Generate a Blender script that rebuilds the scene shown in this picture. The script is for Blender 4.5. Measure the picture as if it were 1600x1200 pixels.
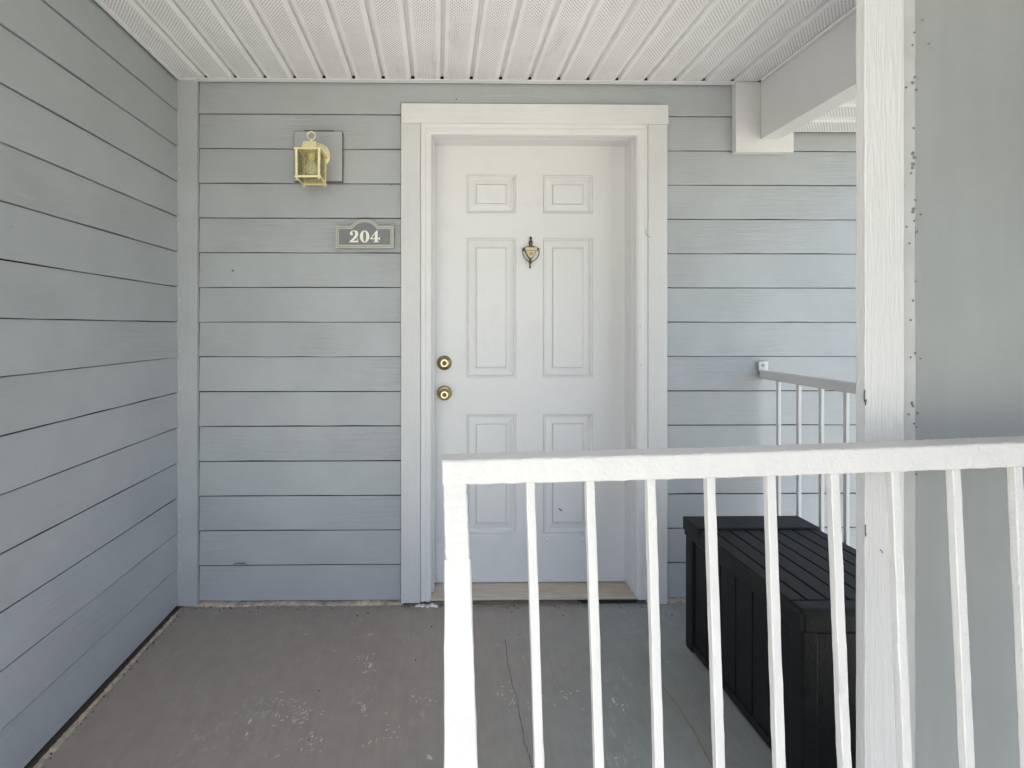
import bpy, bmesh, math, random
from mathutils import Vector, Matrix, geometry
rnd = random.Random(7)
R = math.radians
scene = bpy.context.scene
for o in list(bpy.data.objects): bpy.data.objects.remove(o)
COL = scene.collection

# ------------------------------------------------------------------ camera, sky, sun, exposure
F_PX, CX, CY, YAW, HC = 690.0, 693.3, 512.0, 0.012, 1.25
cam_d = bpy.data.cameras.new('camera'); cam = bpy.data.objects.new('camera', cam_d); COL.objects.link(cam)
cam.location = (0, 0, HC); cam.rotation_euler = (R(90), 0, -YAW)
cam_d.sensor_width = 36; cam_d.sensor_fit = 'HORIZONTAL'; cam_d.lens = F_PX / 1600 * 36
cam_d.shift_x = (800 - CX) / 1600; cam_d.shift_y = -(600 - CY) / 1600
cam_d.clip_start = .02; cam_d.clip_end = 2000
scene.camera = cam
SUN_EL, SUN_AZ = R(60), R(-78)          # azimuth measured from +Y (behind the building) towards +X
w = bpy.data.worlds.new('World'); scene.world = w; w.use_nodes = True
nt = w.node_tree; bg = nt.nodes['Background']
sky = nt.nodes.new('ShaderNodeTexSky'); sky.sky_type = 'NISHITA'; sky.sun_disc = False
sky.sun_elevation = SUN_EL; sky.sun_rotation = SUN_AZ; sky.dust_density = 2.5; sky.air_density = 1.0
geo = nt.nodes.new('ShaderNodeTexCoord'); cn = nt.nodes.new('ShaderNodeTexNoise')
cn.inputs['Scale'].default_value = 2.6; cn.inputs['Detail'].default_value = 7; cn.inputs['Roughness'].default_value = .6
cr = nt.nodes.new('ShaderNodeValToRGB'); cr.color_ramp.elements[0].position = .46; cr.color_ramp.elements[1].position = .78
mx = nt.nodes.new('ShaderNodeMix'); mx.data_type = 'RGBA'
nt.links.new(geo.outputs['Generated'], cn.inputs['Vector']); nt.links.new(cn.outputs['Fac'], cr.inputs['Fac'])
nt.links.new(cr.outputs['Color'], mx.inputs[0]); nt.links.new(sky.outputs['Color'], mx.inputs[6])
mx.inputs[7].default_value = (7.4, 8.0, 8.9, 1)
nt.links.new(mx.outputs[2], bg.inputs['Color']); bg.inputs['Strength'].default_value = .12
sun_d = bpy.data.lights.new('sun', 'SUN'); sun_d.energy = 4.5; sun_d.angle = R(.53); sun_d.color = (1, .95, .87)
sun = bpy.data.objects.new('sun', sun_d); COL.objects.link(sun)
sd = Vector((math.sin(SUN_AZ) * math.cos(SUN_EL), math.cos(SUN_AZ) * math.cos(SUN_EL), math.sin(SUN_EL)))
sun.rotation_euler = sd.to_track_quat('Z', 'Y').to_euler(); sun.location = (0, 3, 12)
vs = scene.view_settings
scene.display_settings.display_device = 'sRGB'
vs.view_transform = 'Standard'; vs.look = 'None'; vs.gamma = 1; vs.use_curve_mapping = False
vs.exposure = 1.92

# ------------------------------------------------------------------ measuring helpers: a photo pixel on a known real plane
def _ray(px, py):
    xc, yc = (px - CX) / F_PX, (CY - py) / F_PX
    return (xc * math.cos(YAW) + math.sin(YAW), -xc * math.sin(YAW) + math.cos(YAW), yc)
def P(px, py, Y):
    d = _ray(px, py); t = Y / d[1]
    return Vector((d[0] * t, Y, HC + d[2] * t))
def PX_(px, Y): return P(px, 512, Y).x
def PF(px, py, Z=0.0):
    d = _ray(px, py); t = (Z - HC) / d[2]
    return Vector((d[0] * t, d[1] * t, Z))

# ------------------------------------------------------------------ object helpers
def link(name, me, mat=None, parent=None):
    o = bpy.data.objects.new(name, me); COL.objects.link(o)
    if mat is not None and me is not None and not me.materials: me.materials.append(mat)
    if parent is not None: o.parent = parent
    return o
def obj(name, bm, mat, parent=None, smooth=False):
    bmesh.ops.recalc_face_normals(bm, faces=bm.faces)
    me = bpy.data.meshes.new(name); bm.to_mesh(me); bm.free()
    if smooth:
        me.polygons.foreach_set('use_smooth', [True] * len(me.polygons))
        me.set_sharp_from_angle(angle=R(38))
    o = link(name, me, mat, parent)
    if smooth:
        wn = o.modifiers.new('weighted_normal', 'WEIGHTED_NORMAL'); wn.keep_sharp = True; wn.weight = 100
    return o
def thing(name, label, cat, group=None):
    o = bpy.data.objects.new(name, None); COL.objects.link(o); o.empty_display_size = .1
    o['label'] = label; o['category'] = cat; o['kind'] = 'thing'
    if group: o['group'] = group
    return o
def tag(o, label, cat, group=None):
    o['label'] = label; o['category'] = cat; o['kind'] = 'thing'
    if group: o['group'] = group
    return o
def box(bm, x0, x1, y0, y1, z0, z1, bev=0.0, seg=2):
    vs_ = [bm.verts.new((x, y, z)) for x in (x0, x1) for y in (y0, y1) for z in (z0, z1)]
    fs = [bm.faces.new([vs_[i] for i in q]) for q in ((0,1,3,2),(4,6,7,5),(0,4,5,1),(2,3,7,6),(0,2,6,4),(1,5,7,3))]
    bmesh.ops.recalc_face_normals(bm, faces=fs)
    if bev:
        es = list({e for f in fs for e in f.edges})
        bmesh.ops.bevel(bm, geom=es, offset=bev, segments=seg, profile=.5, affect='EDGES')
def nbm(): return bmesh.new()
def boxobj(name, mat, parent, *a, **k):
    bm = nbm(); box(bm, *a, **k); return obj(name, bm, mat, parent, smooth=bool(k.get('bev') or (len(a) > 6)))
def tube(bm, pts, r, n=10, cap=True, radii=None):
    pts = [Vector(p) for p in pts]; rings = []
    ref = None
    for i, p in enumerate(pts):
        t = (pts[min(i + 1, len(pts) - 1)] - pts[max(i - 1, 0)]).normalized()
        if ref is None:
            ref = Vector((0, 0, 1)) if abs(t.z) < .9 else Vector((1, 0, 0))
        u = (ref - t * ref.dot(t)).normalized(); v = t.cross(u); ref = u
        rr = radii[i] if radii else r
        rings.append([bm.verts.new(p + u * math.cos(a) * rr + v * math.sin(a) * rr) for a in [2 * math.pi * k / n for k in range(n)]])
    for a, b in zip(rings, rings[1:]):
        for k in range(n): bm.faces.new((a[k], a[(k + 1) % n], b[(k + 1) % n], b[k]))
    if cap: bm.faces.new(rings[0][::-1]); bm.faces.new(rings[-1])
def torus(bm, c, axis_u, axis_v, R0, r, n=28, m=8):
    c = Vector(c); U = Vector(axis_u); V = Vector(axis_v); W = U.cross(V)
    rings = []
    for i in range(n):
        a = 2 * math.pi * i / n; d = U * math.cos(a) + V * math.sin(a)
        rings.append([bm.verts.new(c + d * (R0 + r * math.cos(b)) + W * r * math.sin(b)) for b in [2 * math.pi * k / m for k in range(m)]])
    for i in range(n):
        a, b = rings[i], rings[(i + 1) % n]
        for k in range(m): bm.faces.new((a[k], a[(k + 1) % m], b[(k + 1) % m], b[k]))
def lathe(bm, c, prof, axis='Z', n=24):
    """prof: (radius, distance along axis); axis 'Z' up or 'Y' towards the viewer (-Y)."""
    c = Vector(c); rings = []
    for r_, h in prof:
        ring = []
        for k in range(n):
            a = 2 * math.pi * k / n
            if axis == 'Z': v = Vector((r_ * math.cos(a), r_ * math.sin(a), h))
            else: v = Vector((r_ * math.cos(a), -h, r_ * math.sin(a)))
            ring.append(bm.verts.new(c + v))
        rings.append(ring)
    for a, b in zip(rings, rings[1:]):
        for k in range(n): bm.faces.new((a[k], a[(k + 1) % n], b[(k + 1) % n], b[k]))
    bm.faces.new(rings[0][::-1]); bm.faces.new(rings[-1])
def prism(bm, loops, y0, y1):
    """loops: outline + holes as (x,z) lists, extruded between y0 and y1."""
    tri = geometry.tessellate_polygon([[Vector((x, z, 0)) for x, z in l] for l in loops])
    flat = [p for l in loops for p in l]
    A = [bm.verts.new((x, y0, z)) for x, z in flat]; B = [bm.verts.new((x, y1, z)) for x, z in flat]
    for t in tri:
        try: bm.faces.new([A[i] for i in t]); bm.faces.new([B[i] for i in reversed(t)])
        except ValueError: pass
    k = 0
    for l in loops:
        n = len(l)
        for i in range(n):
            j = (i + 1) % n
            bm.faces.new((A[k + i], A[k + j], B[k + j], B[k + i]))
        k += n
def bar(bm, pts, w_, h_, up=(0, 0, 1), rad=.003, jit=0.0, sub=1, sizes=None):
    """rounded rectangular bar swept along pts; w_ across, h_ along 'up' projected."""
    P_ = []
    pts = [Vector(p) for p in pts]
    for i in range(len(pts) - 1):
        for k in range(sub): P_.append(pts[i].lerp(pts[i + 1], k / sub))
    P_.append(pts[-1]); up = Vector(up); rings = []
    N = len(P_)
    for i, p in enumerate(P_):
        t = (P_[min(i + 1, N - 1)] - P_[max(i - 1, 0)]).normalized()
        v = (up - t * up.dot(t)).normalized(); u = t.cross(v)
        ww, hh = (w_, h_)
        if sizes:
            s = i / (N - 1); ww = sizes[0][0] + (sizes[1][0] - sizes[0][0]) * s; hh = sizes[0][1] + (sizes[1][1] - sizes[0][1]) * s
        ring = []
        for sx, sy in ((1, 1), (-1, 1), (-1, -1), (1, -1)):
            cx_, cy_ = sx * (ww / 2 - rad), sy * (hh / 2 - rad)
            a0 = math.atan2(sy, sx)
            for da in (-.785, -.26, .26, .785):
                a = a0 + da
                q = p + u * (cx_ + rad * math.cos(a)) + v * (cy_ + rad * math.sin(a))
                if jit: q += Vector((rnd.gauss(0, jit), rnd.gauss(0, jit), rnd.gauss(0, jit)))
                ring.append(bm.verts.new(q))
        rings.append(ring)
    n = len(rings[0])
    for a, b in zip(rings, rings[1:]):
        for k in range(n): bm.faces.new((a[k], a[(k + 1) % n], b[(k + 1) % n], b[k]))
    bm.faces.new(rings[0][::-1]); bm.faces.new(rings[-1])

# ------------------------------------------------------------------ materials
class M:
    def __init__(s, name, col, rough=.5, metal=0.0, spec=.5):
        s.m = bpy.data.materials.new(name); s.m.use_nodes = True
        s.t = s.m.node_tree; s.b = s.t.nodes['Principled BSDF']
        s.b.inputs['Roughness'].default_value = rough; s.b.inputs['Metallic'].default_value = metal
        s.b.inputs['Specular IOR Level'].default_value = spec
        c = s.t.nodes.new('ShaderNodeRGB'); c.outputs[0].default_value = (*col, 1); s.col = c.outputs[0]
        tc = s.t.nodes.new('ShaderNodeTexCoord'); s.co = tc.outputs['Object']
        s.hgt = None
    def n(s, ty, **k):
        nd = s.t.nodes.new(ty)
        for a, v in k.items(): setattr(nd, a, v)
        return nd
    def L(s, a, b): s.t.links.new(a, b)
    def shift(s, amount=40):
        """each board its own patch of the pattern"""
        oi = s.n('ShaderNodeObjectInfo'); mu = s.n('ShaderNodeVectorMath', operation='SCALE'); mu.inputs[0].default_value = (1, 1.7, .63)
        k = s.n('ShaderNodeMath', operation='MULTIPLY'); k.inputs[1].default_value = amount
        s.L(oi.outputs['Random'], k.inputs[0]); s.L(k.outputs[0], mu.inputs['Scale'])
        ad = s.n('ShaderNodeVectorMath', operation='ADD'); s.L(s.co, ad.inputs[0]); s.L(mu.outputs[0], ad.inputs[1]); s.co = ad.outputs[0]; return s
    def vec(s, scale):
        v = s.n('ShaderNodeVectorMath', operation='MULTIPLY'); v.inputs[1].default_value = scale
        s.L(s.co, v.inputs[0]); return v.outputs[0]
    def noise(s, scale, detail=4, rough=.55, dist=0.0, vscale=(1, 1, 1)):
        nd = s.n('ShaderNodeTexNoise'); nd.inputs['Scale'].default_value = scale; nd.inputs['Detail'].default_value = detail
        nd.inputs['Roughness'].default_value = rough; nd.inputs['Distortion'].default_value = dist
        s.L(s.vec(vscale), nd.inputs['Vector']); return nd.outputs['Fac']
    def ramp(s, v, a, b, va=0.0, vb=1.0):
        r_ = s.n('ShaderNodeMapRange'); r_.inputs['From Min'].default_value = a; r_.inputs['From Max'].default_value = b
        r_.inputs['To Min'].default_value = va; r_.inputs['To Max'].default_value = vb; s.L(v, r_.inputs['Value']); return r_.outputs['Result']
    def mul(s, a, b):
        m = s.n('ShaderNodeMath', operation='MULTIPLY')
        for i, x in enumerate((a, b)):
            if isinstance(x, (int, float)): m.inputs[i].default_value = x
            else: s.L(x, m.inputs[i])
        return m.outputs[0]
    def math(s, op, a, b=0.0):
        m = s.n('ShaderNodeMath', operation=op)
        for i, x in enumerate((a, b)):
            if isinstance(x, (int, float)): m.inputs[i].default_value = x
            else: s.L(x, m.inputs[i])
        return m.outputs[0]
    def mix(s, fac, col):
        m = s.n('ShaderNodeMix', data_type='RGBA')
        if isinstance(fac, (int, float)): m.inputs[0].default_value = fac
        else: s.L(fac, m.inputs[0])
        s.L(s.col, m.inputs[6])
        if isinstance(col, tuple): m.inputs[7].default_value = (*col, 1)
        else: s.L(col, m.inputs[7])
        s.col = m.outputs[2]; return s
    def tone(s, fac_out):
        """multiply colour by a scalar socket"""
        m = s.n('ShaderNodeVectorMath', operation='SCALE'); s.L(s.col, m.inputs[0]); s.L(fac_out, m.inputs['Scale']); s.col = m.outputs[0]; return s
    def height(s, sock, k):
        a = s.mul(sock, k)
        s.hgt = a if s.hgt is None else s.math('ADD', s.hgt, a); return s
    def specks(s, scale, size, col, amt=.8, dens=.5, vscale=(1, 1, 1)):
        v = s.n('ShaderNodeTexVoronoi'); v.inputs['Scale'].default_value = scale; s.L(s.vec(vscale), v.inputs['Vector'])
        near = s.ramp(v.outputs['Distance'], size, size * .5, 0, 1)
        sep = s.n('ShaderNodeSeparateColor'); s.L(v.outputs['Color'], sep.inputs[0])
        pick = s.math('GREATER_THAN', sep.outputs[0], 1 - dens)
        f = s.mul(s.mul(near, pick), amt); s.mix(f, col); return f
    def done(s, bump=.3, dist=.002):
        s.L(s.col, s.b.inputs['Base Color'])
        if s.hgt is not None:
            bp = s.n('ShaderNodeBump'); bp.inputs['Strength'].default_value = bump; bp.inputs['Distance'].default_value = dist
            s.L(s.hgt, bp.inputs['Height']); s.L(bp.outputs[0], s.b.inputs['Normal'])
        return s.m

def siding_mat(name, col, vs_long):
    m = M(name, col, .42).shift()
    m.tone(m.ramp(m.noise(3.2, 5, .6), .3, .7, .94, 1.05))
    m.tone(m.ramp(m.noise(26, 3, .6), .3, .7, .985, 1.015))
    gr = m.noise(1.0, 4, .55, 1.6, vs_long)
    msk = m.ramp(m.noise(2.2, 2, .5), .42, .62)
    gv = m.mul(m.ramp(gr, .38, .62), msk)
    m.height(gv, 1.0); m.height(m.noise(170, 2, .5), .25)
    m.tone(m.ramp(gv, 0, 1, 1.0, .965))
    m.specks(9, .05, (.08, .075, .065), .75, .13); m.specks(21, .05, (.12, .11, .10), .6, .10); m.specks(17, .035, (.72, .72, .70), .7, .07)
    g2 = m.ramp(m.noise(5, 7, .75), .60, .80); m.mix(m.mul(g2, .16), (.25, .245, .225))
    return m.done(.60, .0020)
GREY = (.402, .424, .450)
m_siding = siding_mat('grey_siding_paint', GREY, (3.2, 60, 95))
m_siding_side = siding_mat('grey_siding_paint_side', GREY, (60, 3.2, 95))
m_corner = M('grey_corner_paint', (.425, .446, .470), .45).shift()
m_corner.tone(m_corner.ramp(m_corner.noise(6, 4), .3, .7, .95, 1.05)); m_corner.height(m_corner.ramp(m_corner.noise(1, 4, .6, 1.2, (90, 90, 5)), .35, .65), 1)
m_corner.specks(16, .05, (.05, .045, .04), .8, .12); m_corner.specks(30, .04, (.7, .7, .68), .7, .06); m_corner = m_corner.done(.4, .0016)
def white_mat(name, col=(.71, .708, .728), rough=.4, grain=None, grime=.25, pit=.0, amt=.3):
    m = M(name, col, rough).shift()
    m.tone(m.ramp(m.noise(4, 5, .6), .3, .75, .95, 1.02))
    g = m.ramp(m.noise(7, 6, .7), .60, .82); m.mix(m.mul(g, grime), (.42, .39, .34))
    m.height(m.noise(120, 3, .6), .35); m.height(m.noise(38, 3, .5), .5)
    if grain: m.height(m.ramp(m.noise(1, 5, .6, 1.5, grain), .36, .64), 1.3)
    m.specks(14, .045, (.10, .09, .08), .7, .10)
    if pit: m.specks(34, .12, (.30, .28, .26), .5, pit)
    return m.done(amt, .0018)
m_white = white_mat('white_trim_paint')
m_white_grain = white_mat('white_woodgrain_paint', (.635, .633, .65), .42, (85, 85, 6), .26, 0, .30)
m_white_grain_h = white_mat('white_woodgrain_paint_flat', (.71, .708, .728), .42, (6, 85, 110), .18, 0, .35)
m_beam = white_mat('white_beam_paint', (.71, .708, .728), .45, None, .15)
m_door = M('white_door_paint', (.71, .708, .728), .36)
m_door.tone(m_door.ramp(m_door.noise(2.5, 5, .6), .3, .75, .955, 1.02)); m_door.mix(m_door.mul(m_door.ramp(m_door.noise(5, 6, .7), .54, .85), .36), (.46, .44, .40))
m_door.height(m_door.noise(210, 2, .5), .5); m_door.height(m_door.noise(45, 3), .5); m_door.specks(11, .03, (.08, .07, .06), .8, .08); m_door.specks(6, .03, (.85, .84, .82), .6, .08)
m_door = m_door.done(.22, .0014)
m_rail = M('thick_white_rail_paint', (.65, .645, .66), .33)
m_rail.tone(m_rail.ramp(m_rail.noise(9, 5, .6), .3, .7, .96, 1.02)); m_rail.height(m_rail.noise(75, 4, .6, .8), 1.3); m_rail.height(m_rail.noise(22, 2), .8)
m_rail.specks(26, .05, (.10, .09, .08), .85, .07); m_rail.mix(m_rail.mul(m_rail.ramp(m_rail.noise(30, 6, .7), .64, .80), .35), (.45, .42, .37)); m_rail = m_rail.done(.55, .0024)
m_panel = M('grey_panel_paint', (.302, .318, .327), .40)
m_panel.tone(m_panel.ramp(m_panel.noise(3, 4), .3, .7, .94, 1.06)); m_panel.tone(m_panel.ramp(m_panel.noise(1, 5, .6, .3, (16, 16, 1.2)), .3, .7, .96, 1.04)); m_panel.mix(m_panel.mul(m_panel.ramp(m_panel.noise(11, 6, .7), .58, .8), .22), (.42, .42, .40)); m_panel.height(m_panel.noise(260, 3, .6), .8); m_panel.height(m_panel.noise(24, 3), .5)
m_panel.specks(30, .035, (.07, .07, .065), .7, .03); m_panel = m_panel.done(.3, .0012)
m_strip = M('pale_edge_paint', (.47, .475, .48), .42)
m_strip.tone(m_strip.ramp(m_strip.noise(18, 4), .3, .7, .93, 1.05)); m_strip.height(m_strip.noise(70, 3), 1); m_strip = m_strip.done(.35, .0015)
m_gap = M('dark_gap', (.028, .025, .022), .9).done()
m_joint = M('grimy_joint', (.12, .12, .11), .8).done()
m_dirt = M('dry_dirt', (.075, .062, .05), .95).done()
# perforated soffit vinyl
def soffit_mat():
    m = M('soffit_vinyl', (.87, .86, .895), .45)
    a = .013
    sep = m.n('ShaderNodeSeparateXYZ'); m.L(m.co, sep.inputs[0])
    def lat(off):
        v = m.n('ShaderNodeVectorMath', operation='MULTIPLY_ADD'); v.inputs[1].default_value = (1 / a, 1 / a, 0); v.inputs[2].default_value = (off, off, 0); m.L(m.co, v.inputs[0])
        f = m.n('ShaderNodeVectorMath', operation='FRACTION'); m.L(v.outputs[0], f.inputs[0])
        s_ = m.n('ShaderNodeVectorMath', operation='SUBTRACT'); s_.inputs[1].default_value = (.5, .5, 0); m.L(f.outputs[0], s_.inputs[0])
        k = m.n('ShaderNodeVectorMath', operation='MULTIPLY'); k.inputs[1].default_value = (1, 1, 0); m.L(s_.outputs[0], k.inputs[0])
        l = m.n('ShaderNodeVectorMath', operation='LENGTH'); m.L(k.outputs[0], l.inputs[0]); return l.outputs['Value']
    d = m.math('MINIMUM', lat(0.0), lat(.5))
    hole = m.ramp(d, .155, .125)
    inx = m.mul(m.math('GREATER_THAN', sep.outputs[0], .0125), m.math('LESS_THAN', sep.outputs[0], .0915))
    hole = m.mul(hole, inx)
    m.shift(11)
    m.tone(m.ramp(m.noise(5, 5, .65), .3, .75, .92, 1.04))
    m.mix(m.mul(m.ramp(m.noise(3.5, 6, .7, 0, (6, 1, 6)), .56, .82), .35), (.33, .30, .25))
    m.specks(16, .05, (.10, .08, .06), .7, .10, (1, .5, 1))
    m.mix(m.mul(hole, .93), (.035, .033, .03))
    m.height(m.noise(60, 2), .3)
    return m.done(.15, .001)
m_soffit = soffit_mat()
m_channel = white_mat('channel_vinyl', (.81, .80, .85), .45, None, .35)
# floor paint
m_floor = M('worn_sky_tinted_floor_paint', (.355, .298, .270), .46, 0, .4)
m_floor.mix(m_floor.ramp(m_floor.noise(1.3, 4, .6), .35, .65, 0, .8), (.325, .298, .266)); m_floor.mix(m_floor.ramp(m_floor.noise(2.1, 4, .6, 0, (1, 1.3, 1)), .52, .75, 0, .55), (.375, .302, .286))
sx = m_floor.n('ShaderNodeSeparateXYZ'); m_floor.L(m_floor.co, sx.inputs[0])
sky_tint = m_floor.math('ADD', m_floor.math('SUBTRACT', sx.outputs[0], m_floor.mul(sx.outputs[1], .55)), m_floor.ramp(m_floor.noise(3, 4), .3, .7, -.15, .15))
m_floor.mix(m_floor.ramp(sky_tint, -.85, -.15, 0, .85), (.285, .312, .308))  # cool sky light towards the front right painted into the floor colour
m_floor.tone(m_floor.ramp(m_floor.noise(16, 6, .65), .25, .75, .90, 1.09)); m_floor.tone(m_floor.ramp(m_floor.noise(1, 4, .6, .6, (60, 4, 1)), .3, .7, .96, 1.04))
scr = m_floor.mul(m_floor.ramp(m_floor.noise(1, 7, .72, .4, (70, 24, 1)), .545, .63), m_floor.ramp(m_floor.noise(2.6, 3, .5), .52, .64))
m_floor.mix(m_floor.mul(scr, .55), (.55, .51, .46))
m_floor.height(m_floor.noise(420, 3, .6), .5); m_floor.tone(m_floor.ramp(m_floor.noise(520, 2, .6), .3, .7, .92, 1.08)); m_floor.specks(28, .045, (.02, .018, .016), .8, .08); m_floor.specks(23, .045, (.50, .47, .42), .8, .045)
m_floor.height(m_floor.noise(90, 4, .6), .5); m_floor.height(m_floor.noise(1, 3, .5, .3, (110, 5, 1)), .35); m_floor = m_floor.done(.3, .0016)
m_chip = M('bare_chip', (.66, .61, .53), .75); m_chip.tone(m_chip.ramp(m_chip.noise(120, 4), .3, .7, .75, 1.15)); m_chip = m_chip.done()
m_mortar = M('old_mortar', (.60, .51, .41), .85); m_mortar.tone(m_mortar.ramp(m_mortar.noise(34, 6, .7), .28, .72, .45, 1.25)); m_mortar.mix(m_mortar.mul(m_mortar.ramp(m_mortar.noise(19, 5, .7), .55, .68), .8), (.33, .335, .34))
m_mortar.height(m_mortar.noise(80, 5, .7), 1); m_mortar = m_mortar.done(.7, .003)
m_rust = M('rust_stain', (.30, .22, .13), .6); m_rust.tone(m_rust.ramp(m_rust.noise(60, 4), .3, .7, .85, 1.1)); m_rust = m_rust.done()
m_rust2 = M('faint_rust_stain', (.31, .28, .235), .55).done()
# black box plastic
m_black = M('black_resin', (.0085, .0085, .0090), .52, 0, .34).shift()
m_black.height(m_black.ramp(m_black.noise(1, 4, .6, .8, (70, 6, 70)), .35, .65), 1); m_black.mix(m_black.mul(m_black.ramp(m_black.noise(14, 6, .7), .52, .8), .35), (.035, .034, .032))
m_black.specks(20, .04, (.20, .19, .17), .5, .06); m_black = m_black.done(.35, .0015)
# metals
m_lamp = M('pale_polished_brass', (.93, .84, .52), .34, .35); m_lamp.tone(m_lamp.ramp(m_lamp.noise(60, 4), .3, .7, .9, 1.05)); m_lamp.height(m_lamp.noise(90, 2), .3); m_lamp = m_lamp.done(.1, .001)
m_brass = M('antique_brass', (.36, .27, .14), .30, .95); m_brass.tone(m_brass.ramp(m_brass.noise(160, 4), .3, .7, .7, 1.2)); m_brass = m_brass.done()
m_brass_b = M('worn_bright_brass', (.80, .70, .50), .22, .95).done()
m_face = M('satin_brass', (.60, .50, .31), .38, .8).done()
m_brass_d = M('tarnished_brass', (.12, .095, .065), .42, .9).done()
m_sill = M('worn_sill', (.58, .50, .42), .6); m_sill.tone(m_sill.ramp(m_sill.noise(1, 5, .6, .5, (5, 60, 60)), .3, .7, .82, 1.1)); m_sill.mix(m_sill.mul(m_sill.ramp(m_sill.noise(5, 5), .5, .7), .6), (.42, .30, .22)); m_sill.specks(14, .05, (.03, .025, .02), .9, .15); m_sill = m_sill.done()
m_alu = M('dull_aluminium', (.62, .60, .56), .4, .5).done()
m_wood = M('weathered_wood', (.20, .145, .105), .8); m_wood.tone(m_wood.ramp(m_wood.noise(1, 5, .7, .6, (8, 90, 90)), .3, .7, .5, 1.4)); m_wood = m_wood.done()
m_caulk = M('white_caulk', (.76, .75, .73), .6); m_caulk.height(m_caulk.noise(90, 4), 1); m_caulk = m_caulk.done(.5, .002)
# glass
def glass_mat():
    m = bpy.data.materials.new('seeded_glass'); m.use_nodes = True; t = m.node_tree
    t.nodes.remove(t.nodes['Principled BSDF']); out = t.nodes['Material Output']
    tr = t.nodes.new('ShaderNodeBsdfTransparent'); tr.inputs[0].default_value = (.95, .94, .83, 1)
    gl = t.nodes.new('ShaderNodeBsdfGlossy'); gl.inputs['Roughness'].default_value = .06; gl.inputs[0].default_value = (1, .98, .85, 1)
    no = t.nodes.new('ShaderNodeTexNoise'); no.inputs['Scale'].default_value = 90; no.inputs['Distortion'].default_value = 1.5
    tc = t.nodes.new('ShaderNodeTexCoord'); t.links.new(tc.outputs['Object'], no.inputs['Vector'])
    bp = t.nodes.new('ShaderNodeBump'); bp.inputs['Strength'].default_value = .5; bp.inputs['Distance'].default_value = .004
    t.links.new(no.outputs['Fac'], bp.inputs['Height']); t.links.new(bp.outputs[0], gl.inputs['Normal'])
    fr = t.nodes.new('ShaderNodeFresnel'); fr.inputs[0].default_value = 1.7; t.links.new(bp.outputs[0], fr.inputs['Normal'])
    mxs = t.nodes.new('ShaderNodeMixShader'); t.links.new(fr.outputs[0], mxs.inputs[0]); t.links.new(tr.outputs[0], mxs.inputs[1]); t.links.new(gl.outputs[0], mxs.inputs[2])
    t.links.new(mxs.outputs[0], out.inputs['Surface']); return m
m_glass = glass_mat()
m_bulb = M('frosted_bulb', (.80, .79, .75), .25); m_bulb.height(m_bulb.noise(120, 3, .5, 2), 1); m_bulb = m_bulb.done(.5, .003)
m_sign = M('slate_sign_face', (.185, .198, .208), .45); m_sign.tone(m_sign.ramp(m_sign.noise(40, 4), .3, .7, .92, 1.06)); m_sign = m_sign.done()
m_sign_b = M('beige_sign_border', (.46, .455, .42), .5).done()
m_sign_l = M('sign_groove', (.20, .19, .155), .6).done()
m_num = M('ivory_numeral', (.84, .83, .76), .4).done()
m_grass = M('lawn', (.12, .145, .055), .9)
m_grass.mix(m_grass.ramp(m_grass.noise(.15, 6, .6), .4, .6), (.22, .23, .10)); m_grass.mix(m_grass.ramp(m_grass.noise(.06, 4, .6), .46, .50), (.42, .40, .34)); m_grass.height(m_grass.noise(40, 4), 1); m_grass = m_grass.done(.6, .03)
m_roof = M('roof_shingle', (.12, .11, .10), .9).done()
m_concrete = M('slab_edge', (.35, .34, .32), .8).done()

# ------------------------------------------------------------------ the setting
D = 2.0                      # lip plane of the back wall siding
XL = PX_(282, D)           # lip plane of the left wall siding
ZC = P(300, 126, D).z        # ceiling
XB0, XB1 = PX_(1182, D), PX_(1211, D)   # the beam
FLX1 = 1.53
YR = -1.5                     # front edge of the roof
def structure(o): o['kind'] = 'structure'; return o
bm = nbm(); s_ = 300
q = [bm.verts.new(v) for v in ((-s_, -s_, -3.1), (s_, -s_, -3.1), (s_, s_, -3.1), (-s_, s_, -3.1))]; bm.faces.new(q)
structure(obj('ground', bm, m_grass))
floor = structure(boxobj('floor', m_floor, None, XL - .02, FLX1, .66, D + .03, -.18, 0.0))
roof = structure(boxobj('roof', m_roof, None, -3.2, 2.25, YR, 9.0, ZC + .06, ZC + .22))
ceiling = structure(bpy.data.objects.new('ceiling', None)); COL.objects.link(ceiling)
PITCH = 45.4 * .00289
def soffit_mesh(length):
    prof = [(0, 0), (.012, 0), (.0955, 0), (.099, .0015), (.108, .004), (.1110, .0050), (.1125, .017), (.1255, .017), (.127, .0005), (.1285, -.0008), (PITCH, 0)]
    bm = nbm(); A = [bm.verts.new((x, 0, z)) for x, z in prof]; B = [bm.verts.new((x, length, z)) for x, z in prof]
    for i in range(len(prof) - 1): bm.faces.new((A[i], A[i + 1], B[i + 1], B[i]))
    me = bpy.data.meshes.new('soffit_panel'); bm.to_mesh(me); bm.free(); me.materials.append(m_soffit); return me
sm = soffit_mesh(D - .018 - YR - .03)
x_first = PX_(326, D) + .013 - PITCH       # groove centred where its dark mouth shows
k = 0
x = x_first - PITCH * .0
while x < XB0 + .02:
    o = link('soffit_panel', sm, None, ceiling); o.location = (x, YR + .03, ZC + rnd.uniform(-.0006, .0006)); x += PITCH; k += 1
boxobj('ceiling_board', m_gap, ceiling, XL - .1, XB0 + .06, YR + .03, D + .05, ZC + .03, ZC + .05)
pa_x = P(1150, 131, D - .02).x
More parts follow.
